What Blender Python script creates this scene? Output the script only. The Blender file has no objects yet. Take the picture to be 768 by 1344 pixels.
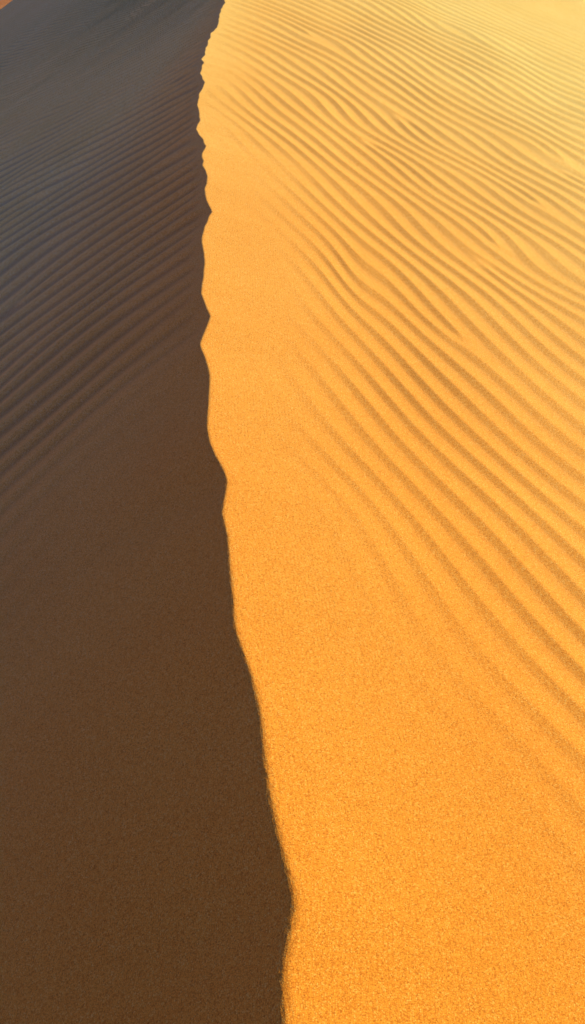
import bpy, math
import numpy as np

R = math.radians
rng = np.random.default_rng(7)
scene = bpy.context.scene

# ------------------------------------------------------------------ parameters (metres, degrees)
SUN_AZ, SUN_EL = 70.0, 26.0          # azimuth clockwise from +Y
SLOPE_WIND, SLOPE_SLIP_TOP, SLOPE_SLIP_LOW, SLIP_LEN = 15.0, 36.0, 26.0, 1.6
FLOOR_Z = -11.5

# ------------------------------------------------------------------ the crest in plan
CREST = np.array([(-0.02, -2.0), (0.03, -0.6), (-0.03, 0.3), (-0.03, 0.8),
(-0.0245, 1.0401), (-0.013, 1.2318), (-0.0226, 1.3927), (-0.0265, 1.5305), (-0.0097, 1.6668), (0.005, 1.7826), (-0.0244, 1.9385), (-0.0648, 2.1156), (-0.0992, 2.3364), (-0.1215, 2.549), (-0.1606, 2.7535), (-0.2092, 2.9288), (-0.2504, 3.0943), (-0.2654, 3.2577), (-0.292, 3.4885), (-0.3101, 3.6763), (-0.3458, 3.8914), (-0.3368, 4.1159), (-0.3635, 4.2447), (-0.4112, 4.3716), (-0.4575, 4.541), (-0.4763, 4.6875), (-0.4855, 4.96), (-0.498, 5.2171), (-0.5377, 5.4317), (-0.5842, 5.6152), (-0.5439, 5.9963), (-0.6329, 6.349), (-0.6328, 6.54), (-0.6422, 6.9071), (-0.688, 7.2395), (-0.688, 7.5654), (-0.6525, 7.8558), (-0.7435, 8.2526), (-0.7509, 8.7011), (-0.7863, 8.9196), (-0.8356, 9.1744), (-0.8152, 9.5395), (-0.8666, 9.7227), (-0.9502, 10.0573), (-0.9452, 10.4895), (-1.0026, 10.8967), (-1.0064, 11.2416), (-0.9817, 11.7622), (-1.0654, 12.1544), (-1.065, 12.3934), (-1.0614, 12.619), (-1.095, 12.8074), (-1.0685, 13.0081), (-1.0856, 13.1988), (-1.0693, 13.4739), (-1.0871, 13.7382), (-1.0602, 13.9689), (-1.0842, 14.1844), (-1.0126, 14.4959), (-1.0305, 15.6075), (-0.9992, 16.138), (-1.0195, 16.3034), (-0.95, 16.9), (-0.99, 17.6), (-0.9, 18.4), (-0.95, 19.3), (-0.8, 20.5), (-0.86, 21.6), (-0.7, 23.5), (-0.75, 25.0), (-0.5, 28.0), (-0.2, 33.0), (0.4, 40.0), (1.5, 52.0), (3.0, 75.0), (4.0, 130.0)])

def pchip(xq, x, y):
    """monotone cubic through the crest points, so that it bends instead of kinking"""
    h = np.diff(x); d = np.diff(y) / h
    m = np.zeros_like(y)
    w1 = 2 * h[1:] + h[:-1]; w2 = h[1:] + 2 * h[:-1]
    with np.errstate(divide='ignore', invalid='ignore'):
        hm = (w1 + w2) / (w1 / d[:-1] + w2 / d[1:])
    m[1:-1] = np.where(d[:-1] * d[1:] > 0, hm, 0)
    m[0], m[-1] = d[0], d[-1]
    xq = np.clip(xq, x[0], x[-1])
    i = np.clip(np.searchsorted(x, xq) - 1, 0, len(x) - 2)
    t = (xq - x[i]) / h[i]
    return ((1 + 2 * t) * (1 - t) ** 2 * y[i] + t * (1 - t) ** 2 * h[i] * m[i]
            + t * t * (3 - 2 * t) * y[i + 1] + t * t * (t - 1) * h[i] * m[i + 1])

def crest_x(y):                                   # rounded near the foreground, broken and sharp further on
    t = np.clip((y - 4.5) / 2.0, 0, 1.0)
    return (1 - t) * pchip(y, CREST[:, 1], CREST[:, 0]) + t * np.interp(y, CREST[:, 1], CREST[:, 0])

_ys = np.linspace(-4, 132, 6000)
_k = np.exp(-(np.linspace(-2.4, 2.4, 213) / 0.6) ** 2 / 2); _k /= _k.sum()
_sm = np.convolve(np.pad(crest_x(_ys), 106, mode='edge'), _k, mode='valid')

def crest_smooth(y):
    return np.interp(y, _ys, _sm)

# ------------------------------------------------------------------ smooth noise out of sine waves
class Waves:
    def __init__(self, n, lo, hi, seed):
        r = np.random.default_rng(seed)
        lam = np.exp(r.uniform(math.log(lo), math.log(hi), n)); a = r.uniform(0, 2 * math.pi, n)
        self.k = np.stack([np.cos(a), np.sin(a)]) * 2 * math.pi / lam
        self.p = r.uniform(0, 2 * math.pi, n)
        self.w = (lam / hi) ** 0.6; self.w /= math.sqrt((self.w ** 2).sum() / 2)
    def __call__(self, x, y):
        s = np.zeros_like(x)
        for i in range(len(self.p)):
            s += self.w[i] * np.sin(self.k[0, i] * x + self.k[1, i] * y + self.p[i])
        return s

warp_r, warp_l = Waves(14, 0.9, 4.0, 1), Waves(14, 0.9, 4.0, 2)
patch_r, patch_l = Waves(10, 0.8, 3.0, 3), Waves(10, 0.8, 3.0, 4)
swell = Waves(10, 1.5, 7.0, 5)
teeth = Waves(12, 0.18, 0.60, 6)

# ------------------------------------------------------------------ ripple phase (in cycles) on each side
K_R = [-9.2959, -17.2885, 0.4769, 3.7314, 1.2446, 0.6334, -2.2394, 1.6457, -1.388, 2.1116]
K_L = [-3.8807, -32.2017, -3.9833, -12.2572, -3.793, -0.7426, -1.9144, -0.9144, -0.2595, -1.0485]
FORK_R = [(1.242, 6.612, 1), (1.702, 8.363, -1), (1.931, 8.917, 1), (2.681, 10.611, 1), (3.318, 12.908, 1), (3.366, 12.266, -1), (0.26, 15.6, 1), (1.35, 12.65, -1), (0.841, 11.264, -1)]
FORK_L = [(-3.089, 11.44, 1), (-2.55, 8.646, -1)]
EDGE_R = np.array([(1.5, 1.5), (2.395, 1.13), (2.751, 1.03), (3.394, 0.92), (4.621, 0.87), (6.555, 0.89), (7.895, 0.74), (10.982, 0.542), (15.509, 0.217), (20, 0.1)])
EDGE_L = np.array([(4.4, 1.9), (5.3, 1.483), (5.5, 1.146), (5.8, 0.705), (6.422, 0.359), (7.358, 0.184), (8.425, 0.139), (10.543, 0.0), (20, 0.0)])

def phase(x, y, k, forks, along, dens=1.0):
    a = x / 2.0; b = (y - 8) / 8.0
    t = [a, b, a * a, a * b, b * b, a ** 3, a * a * b, a * b * b, b ** 3]
    ph = np.full_like(x, k[9])
    for c, v in zip(k, t):
        ph += c * v * dens
    ca, sa = math.cos(along), math.sin(along)
    for fx, fy, s in forks:                       # a fork: one ripple more on one side of the point
        dx, dy = x - fx, y - fy
        p, q = dx * ca + dy * sa, -dx * sa + dy * ca
        ph += s * np.arctan2(q, p * 0.45) / (2 * math.pi)
    return ph

_t = np.linspace(0, 1, 512, endpoint=False)
_prof = np.where(_t < 0.34, np.clip(1 - _t / 0.34, 0, 1) ** 1.4, np.clip((_t - 0.34) / 0.66, 0, 1) ** 1.05)
_g = np.exp(-(np.minimum(_t, 1 - _t) / 0.024) ** 2 / 2); _g /= _g.sum()
_prof = np.real(np.fft.ifft(np.fft.fft(_prof) * np.fft.fft(_g))) - 0.5

def core(x, y, forks):                           # ripples flatten out where one ends
    m = np.ones_like(x)
    for fx, fy, s in forks:
        m *= 1 - 0.8 * np.exp(-((x - fx) ** 2 + (y - fy) ** 2) / 0.10 ** 2)
    return m

def profile(ph):
    f = ph - np.floor(ph)
    return np.interp(f, np.append(_t, 1.0), np.append(_prof, _prof[0]))

def sstep(a, b, v):
    t = np.clip((v - a) / (b - a), 0, 1)
    return t * t * (3 - 2 * t)

# ------------------------------------------------------------------ the height of the sand
def height(x, y):
    cx = crest_x(y) + 0.006 * teeth(x * 0, y) * sstep(4.5, 9.0, y)
    us = x - crest_smooth(y)
    near = np.exp(-(us / 0.55) ** 2)
    u = us - (cx - crest_smooth(y)) * near         # across the crest, as it wanders
    w = np.interp(y, [0, 2, 4, 7, 12, 20], [0.009, 0.008, 0.005, 0.004, 0.003, 0.004])
    e = u / w
    up = np.where(e > 30, u, w * np.log1p(np.exp(np.clip(e, -30, 30))))
    um = up - u
    a0, a1 = math.tan(R(SLOPE_SLIP_TOP)), math.tan(R(SLOPE_SLIP_LOW))
    z = -math.tan(R(SLOPE_WIND)) * up - (a1 * um + (a0 - a1) * SLIP_LEN * (1 - np.exp(-um / SLIP_LEN)))
    z -= 0.055 * np.minimum(um, 18) * sstep(14, 30, y)
    z += 0.012 * swell(x, y) * sstep(0.3, 2.0, np.abs(us)) * np.where(us < 0, 2.0 - 1.4 * sstep(8, 18, y), 1.0)
    # ripples on the windward side
    ed = np.interp(y, EDGE_R[:, 1 - 1], EDGE_R[:, 1])
    m = sstep(-0.55, 0.66, us - ed + 0.10 * patch_l(x, y)) * (1 - sstep(20, 31, y + 0.8 * us)) * sstep(0, 0.12, u) * (1 - sstep(8, 12, us)) * sstep(1.2, 2.2, y) * core(x, y, FORK_R)
    ph = phase(x, y, K_R, FORK_R, R(118)) + 0.15 * warp_r(x, y) - 0.55 * np.exp(-((x - 0.50) / 0.20) ** 2 - ((y - 7.3) / 0.75) ** 2)
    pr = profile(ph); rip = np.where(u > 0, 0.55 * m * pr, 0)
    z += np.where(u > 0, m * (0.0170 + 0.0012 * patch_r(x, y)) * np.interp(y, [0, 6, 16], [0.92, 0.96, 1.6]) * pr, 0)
    # ripples on the slip face
    ed = np.interp(y, EDGE_L[:, 0], EDGE_L[:, 1])
    m = sstep(-1.7, 0.9, -us - ed + 0.12 * patch_r(x, y)) * (1 - sstep(22, 42, y)) * sstep(0, 0.15, -u) * sstep(2.0, 7.4, y) * core(x, y, FORK_L)
    ph = phase(x, y, K_L, FORK_L, R(35), 1.17) + 0.10 * warp_l(x, y)
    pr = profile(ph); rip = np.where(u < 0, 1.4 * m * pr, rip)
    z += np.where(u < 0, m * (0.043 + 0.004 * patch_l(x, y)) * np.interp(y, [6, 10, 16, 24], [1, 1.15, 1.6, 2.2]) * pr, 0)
    # the dune runs out far ahead and behind, and into the floor on both sides
    z += 2.6 * sstep(22, 55, y)  # far crest raised out of view to lengthen its shadow on the flank
    z -= 15 * sstep(52.8, 78, y + 0.9 * np.minimum(um, 18)) + 6 * sstep(-3, -25, y) * (y < -3)
    f = FLOOR_Z - 0.15; s = 0.6
    d = np.clip((z - f) / s, -30, 30)
    return np.where(z - f > 15, z, f + s * np.log1p(np.exp(d))), rip

# ------------------------------------------------------------------ grids
def grow(start, stop, step, rate):
    v = [start]
    while v[-1] < stop:
        v.append(v[-1] + step + rate * (v[-1] - start))
    return np.array(v)

rows = np.concatenate([-grow(0, 26, 0.03, 0.25)[1:][::-1] + 0.6, 0.6 + grow(0, 40, 0.0065, 0.0022), 41 + grow(0, 85, 0.3, 0.15)])
rows = np.unique(rows)

def cols_for(inner, step, rate):
    a = grow(0, inner, step, rate)
    return np.concatenate([a, a[-1] + grow(0, 60, 0.1, 0.12)[1:]])

def grid_mesh(name, us, mat):
    Y, U = np.meshgrid(rows, us, indexing='ij')
    k = np.exp(-np.abs(U) / 0.8)
    X = U + crest_x(Y) * k + crest_smooth(Y) * (1 - k)
    Z, rip = height(X, Y)
    # loose grains: a rough surface where the mesh is fine enough to carry them
    g = rng.normal(size=Z.shape)
    g = g + 0.5 * (np.roll(g, 1, 0) + np.roll(g, 1, 1))
    Z += 0.0005 * g * sstep(9.0, 2.0, Y) * np.exp(-(U / 0.10) ** 2) * (np.abs(U) > 0)
    nr, nc = Y.shape
    co = np.stack([X, Y, Z], -1).astype(np.float32).reshape(-1)
    i = np.arange(nr * nc, dtype=np.int32).reshape(nr, nc)
    q = np.stack([i[:-1, :-1], i[:-1, 1:], i[1:, 1:], i[1:, :-1]], -1).reshape(-1)
    me = bpy.data.meshes.new(name)
    me.vertices.add(nr * nc); me.vertices.foreach_set('co', co)
    nq = len(q) // 4
    me.loops.add(len(q)); me.loops.foreach_set('vertex_index', q)
    me.polygons.add(nq)
    me.polygons.foreach_set('loop_start', np.arange(0, len(q), 4, dtype=np.int32))
    me.polygons.foreach_set('loop_total', np.full(nq, 4, dtype=np.int32))
    me.polygons.foreach_set('use_smooth', np.ones(nq, dtype=bool))
    me.update(calc_edges=True)
    at = me.attributes.new('ripple_shade', 'FLOAT', 'POINT'); at.data.foreach_set('value', rip.astype(np.float32).ravel())
    me.materials.append(mat)
    o = bpy.data.objects.new(name, me)
    scene.collection.objects.link(o)
    return o

# ------------------------------------------------------------------ sand
def sand_material(name, near0, near1, pale0, pale1):
    m = bpy.data.materials.new(name); m.use_nodes = True
    nt = m.node_tree; N = nt.nodes; L = nt.links
    b = N['Principled BSDF']
    tc = N.new('ShaderNodeTexCoord')
    def noise(scale, detail, rough=0.5):
        n = N.new('ShaderNodeTexNoise'); n.inputs['Scale'].default_value = scale
        n.inputs['Detail'].default_value = detail; n.inputs['Roughness'].default_value = rough
        L.new(tc.outputs['Object'], n.inputs['Vector']); return n
    def ramp(src, stops):
        r = N.new('ShaderNodeValToRGB'); e = r.color_ramp.elements
        while len(e) < len(stops): e.new(0.5)
        for el, (p, c) in zip(e, stops): el.position = p; el.color = (*c, 1)
        L.new(src, r.inputs['Fac']); return r
    def mul(a, c, fac=1.0):
        x = N.new('ShaderNodeMix'); x.data_type = 'RGBA'; x.blend_type = 'MULTIPLY'
        x.inputs['Factor'].default_value = fac
        L.new(a, x.inputs['A']); L.new(c, x.inputs['B']); return x.outputs['Result']
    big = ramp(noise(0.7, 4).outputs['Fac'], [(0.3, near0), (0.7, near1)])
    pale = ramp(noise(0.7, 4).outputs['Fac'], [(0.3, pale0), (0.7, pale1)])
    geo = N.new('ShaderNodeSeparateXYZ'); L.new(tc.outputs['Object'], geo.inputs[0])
    far = N.new('ShaderNodeMapRange'); far.interpolation_type = 'LINEAR'   # distance haze and glow painted into the base colour
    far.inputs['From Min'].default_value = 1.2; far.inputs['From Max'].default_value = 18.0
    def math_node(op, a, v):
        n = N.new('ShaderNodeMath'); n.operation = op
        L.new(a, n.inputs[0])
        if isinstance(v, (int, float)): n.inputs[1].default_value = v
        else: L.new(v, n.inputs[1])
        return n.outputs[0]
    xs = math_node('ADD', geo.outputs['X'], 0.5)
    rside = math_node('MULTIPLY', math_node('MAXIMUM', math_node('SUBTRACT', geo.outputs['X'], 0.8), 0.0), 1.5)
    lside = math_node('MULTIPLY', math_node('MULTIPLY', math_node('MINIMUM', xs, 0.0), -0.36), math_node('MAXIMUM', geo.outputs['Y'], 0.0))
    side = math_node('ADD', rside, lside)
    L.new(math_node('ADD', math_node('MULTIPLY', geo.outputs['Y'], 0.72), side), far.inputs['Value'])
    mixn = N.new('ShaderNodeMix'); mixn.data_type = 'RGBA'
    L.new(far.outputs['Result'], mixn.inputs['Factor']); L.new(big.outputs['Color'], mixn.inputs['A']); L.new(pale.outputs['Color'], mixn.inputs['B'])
    vor = N.new('ShaderNodeTexVoronoi'); vor.inputs['Scale'].default_value = 205; vor.inputs['Randomness'].default_value = 0.75
    L.new(tc.outputs['Object'], vor.inputs['Vector'])
    sep = N.new('ShaderNodeSeparateColor'); L.new(vor.outputs['Color'], sep.inputs['Color'])
    grain = ramp(sep.outputs['Red'], [(0.0, (0.74, 0.62, 0.54)), (0.16, (0.98, 0.92, 0.87)), (0.5, (1.04, 1.02, 1)), (0.8, (1.06, 1.10, 1.15)), (1.0, (1.08, 1.45, 2.6))])
    fine = ramp(noise(260, 2).outputs['Fac'], [(0.3, (0.95, 0.92, 0.88)), (0.65, (1.02, 1.02, 1.02))])
    gap = ramp(vor.outputs['Distance'], [(0.30, (1.10, 1.12, 1.12)), (0.68, (0.80, 0.68, 0.58))])
    at = N.new('ShaderNodeAttribute'); at.attribute_name = 'ripple_shade'
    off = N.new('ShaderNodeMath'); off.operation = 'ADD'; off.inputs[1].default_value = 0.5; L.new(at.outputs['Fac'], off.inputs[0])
    # ripple shading painted into the colour: lighter crests, darker bluish troughs
    trough_shade = ramp(off.outputs[0], [(0.0, (0.72, 0.73, 0.88)), (0.5, (1, 1, 1)), (0.95, (1.05, 1.05, 1.04))])
    c = mul(mul(mul(mul(mixn.outputs['Result'], grain.outputs['Color']), fine.outputs['Color']), gap.outputs['Color']), trough_shade.outputs['Color'])
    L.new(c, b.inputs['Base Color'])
    b.inputs['Roughness'].default_value = 0.9
    b.inputs['Specular IOR Level'].default_value = 0.15
    b.inputs['Sheen Weight'].default_value = 0.06
    b.inputs['Sheen Roughness'].default_value = 0.6
    b.inputs['Sheen Tint'].default_value = (1.0, 0.85, 0.6, 1)
    if 'Diffuse Roughness' in b.inputs: b.inputs['Diffuse Roughness'].default_value = 0.0
    b1 = N.new('ShaderNodeBump'); b1.inputs['Strength'].default_value = 0.20; b1.inputs['Distance'].default_value = 0.003
    L.new(noise(230, 1.5, 0.5).outputs['Fac'], b1.inputs['Height'])
    b2 = N.new('ShaderNodeBump'); b2.inputs['Strength'].default_value = 0.30; b2.inputs['Distance'].default_value = 0.003
    b2.invert = True
    L.new(vor.outputs['Distance'], b2.inputs['Height']); L.new(b1.outputs['Normal'], b2.inputs['Normal'])
    L.new(b2.outputs['Normal'], b.inputs['Normal'])
    return m

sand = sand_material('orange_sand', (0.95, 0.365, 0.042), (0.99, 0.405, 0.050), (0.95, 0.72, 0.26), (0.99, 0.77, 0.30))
gravel = sand_material('red_gravel', (0.46, 0.16, 0.06), (0.52, 0.19, 0.075), (0.46, 0.17, 0.07), (0.54, 0.21, 0.09))  # floor gravel added to steer the bounce light on the shaded slope

# ------------------------------------------------------------------ the dune and the floor around it
dune = bpy.data.objects.new('sand_dune', None)
scene.collection.objects.link(dune)
dune['kind'] = 'structure'
dune['label'] = 'orange sand dune with one winding knife-edged crest and wind ripples on both sides'
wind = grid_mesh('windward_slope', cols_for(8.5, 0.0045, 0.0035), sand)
wind['label'] = 'sunlit golden slope on the right of the crest with diagonal ripples'
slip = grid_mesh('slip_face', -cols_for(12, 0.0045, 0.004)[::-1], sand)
slip['label'] = 'grey brown shaded slope on the left of the crest with faint diagonal ripples'
for o in (wind, slip): o.parent = dune

def floor_sheet():
    me = bpy.data.meshes.new('desert_floor')
    ax = np.unique(np.concatenate([-np.geomspace(8, 4000, 40)[::-1], np.linspace(-8, 8, 5), np.geomspace(8, 4000, 40)]))
    X, Y = np.meshgrid(ax * 1.0, ax * 1.0, indexing='ij')
    r = np.hypot(X, Y - 30)
    Z = FLOOR_Z + 14 * sstep(220, 900, r) * (0.5 + 0.5 * np.sin(X / 190 + 1.3 * np.sin(Y / 310)) * np.cos(Y / 240 + 0.6))
    n = len(ax)
    v = np.stack([X, Y, Z], -1).reshape(-1, 3)
    f = [(i * n + j, (i + 1) * n + j, (i + 1) * n + j + 1, i * n + j + 1) for i in range(n - 1) for j in range(n - 1)]
    me.from_pydata(v.tolist(), [], f)
    me.polygons.foreach_set('use_smooth', np.ones(len(me.polygons), dtype=bool))
    me.materials.append(gravel)
    o = bpy.data.objects.new('desert_floor', me); scene.collection.objects.link(o)
    o['kind'] = 'structure'
floor_sheet()

# ------------------------------------------------------------------ daylight
world = bpy.data.worlds.new('World'); scene.world = world; world.use_nodes = True
nt = world.node_tree
sky = nt.nodes.new('ShaderNodeTexSky'); sky.sky_type = 'NISHITA'; sky.sun_disc = False
sky.sun_elevation = R(SUN_EL); sky.sun_rotation = R(SUN_AZ)
sky.dust_density = 0.2; sky.air_density = 1.0; sky.ozone_density = 5.0
bg = nt.nodes['Background']; bg.inputs['Strength'].default_value = 0.077
tint = nt.nodes.new('ShaderNodeMix'); tint.data_type = 'RGBA'; tint.blend_type = 'MULTIPLY'
tint.inputs['Factor'].default_value = 1.0; tint.inputs['B'].default_value = (1.19, 0.94, 1.24, 1)
nt.links.new(sky.outputs['Color'], tint.inputs['A']); nt.links.new(tint.outputs['Result'], bg.inputs['Color'])
sl = bpy.data.lights.new('sun', 'SUN'); sl.energy = 5.0; sl.angle = R(0.53); sl.color = (1.0, 0.86, 0.34)
so = bpy.data.objects.new('sun', sl); scene.collection.objects.link(so)
so.rotation_euler = (R(90 - SUN_EL), 0, R(180 - SUN_AZ))
so.location = (30, 10, 20)

# ------------------------------------------------------------------ camera
cam = bpy.data.cameras.new('camera'); co = bpy.data.objects.new('camera', cam); scene.collection.objects.link(co)
cam.sensor_fit = 'VERTICAL'; cam.sensor_height = 24.0; cam.lens = 24.0 * 1300.0 / 1344.0
co.location = (0, 0, 3.0); co.rotation_euler = (R(90 - 37.762), 0, 0)
cam.clip_start = 0.05; cam.clip_end = 10000
scene.camera = co

scene.view_settings.view_transform = 'Standard'; scene.view_settings.look = 'None'
scene.view_settings.exposure = 0; scene.view_settings.gamma = 1
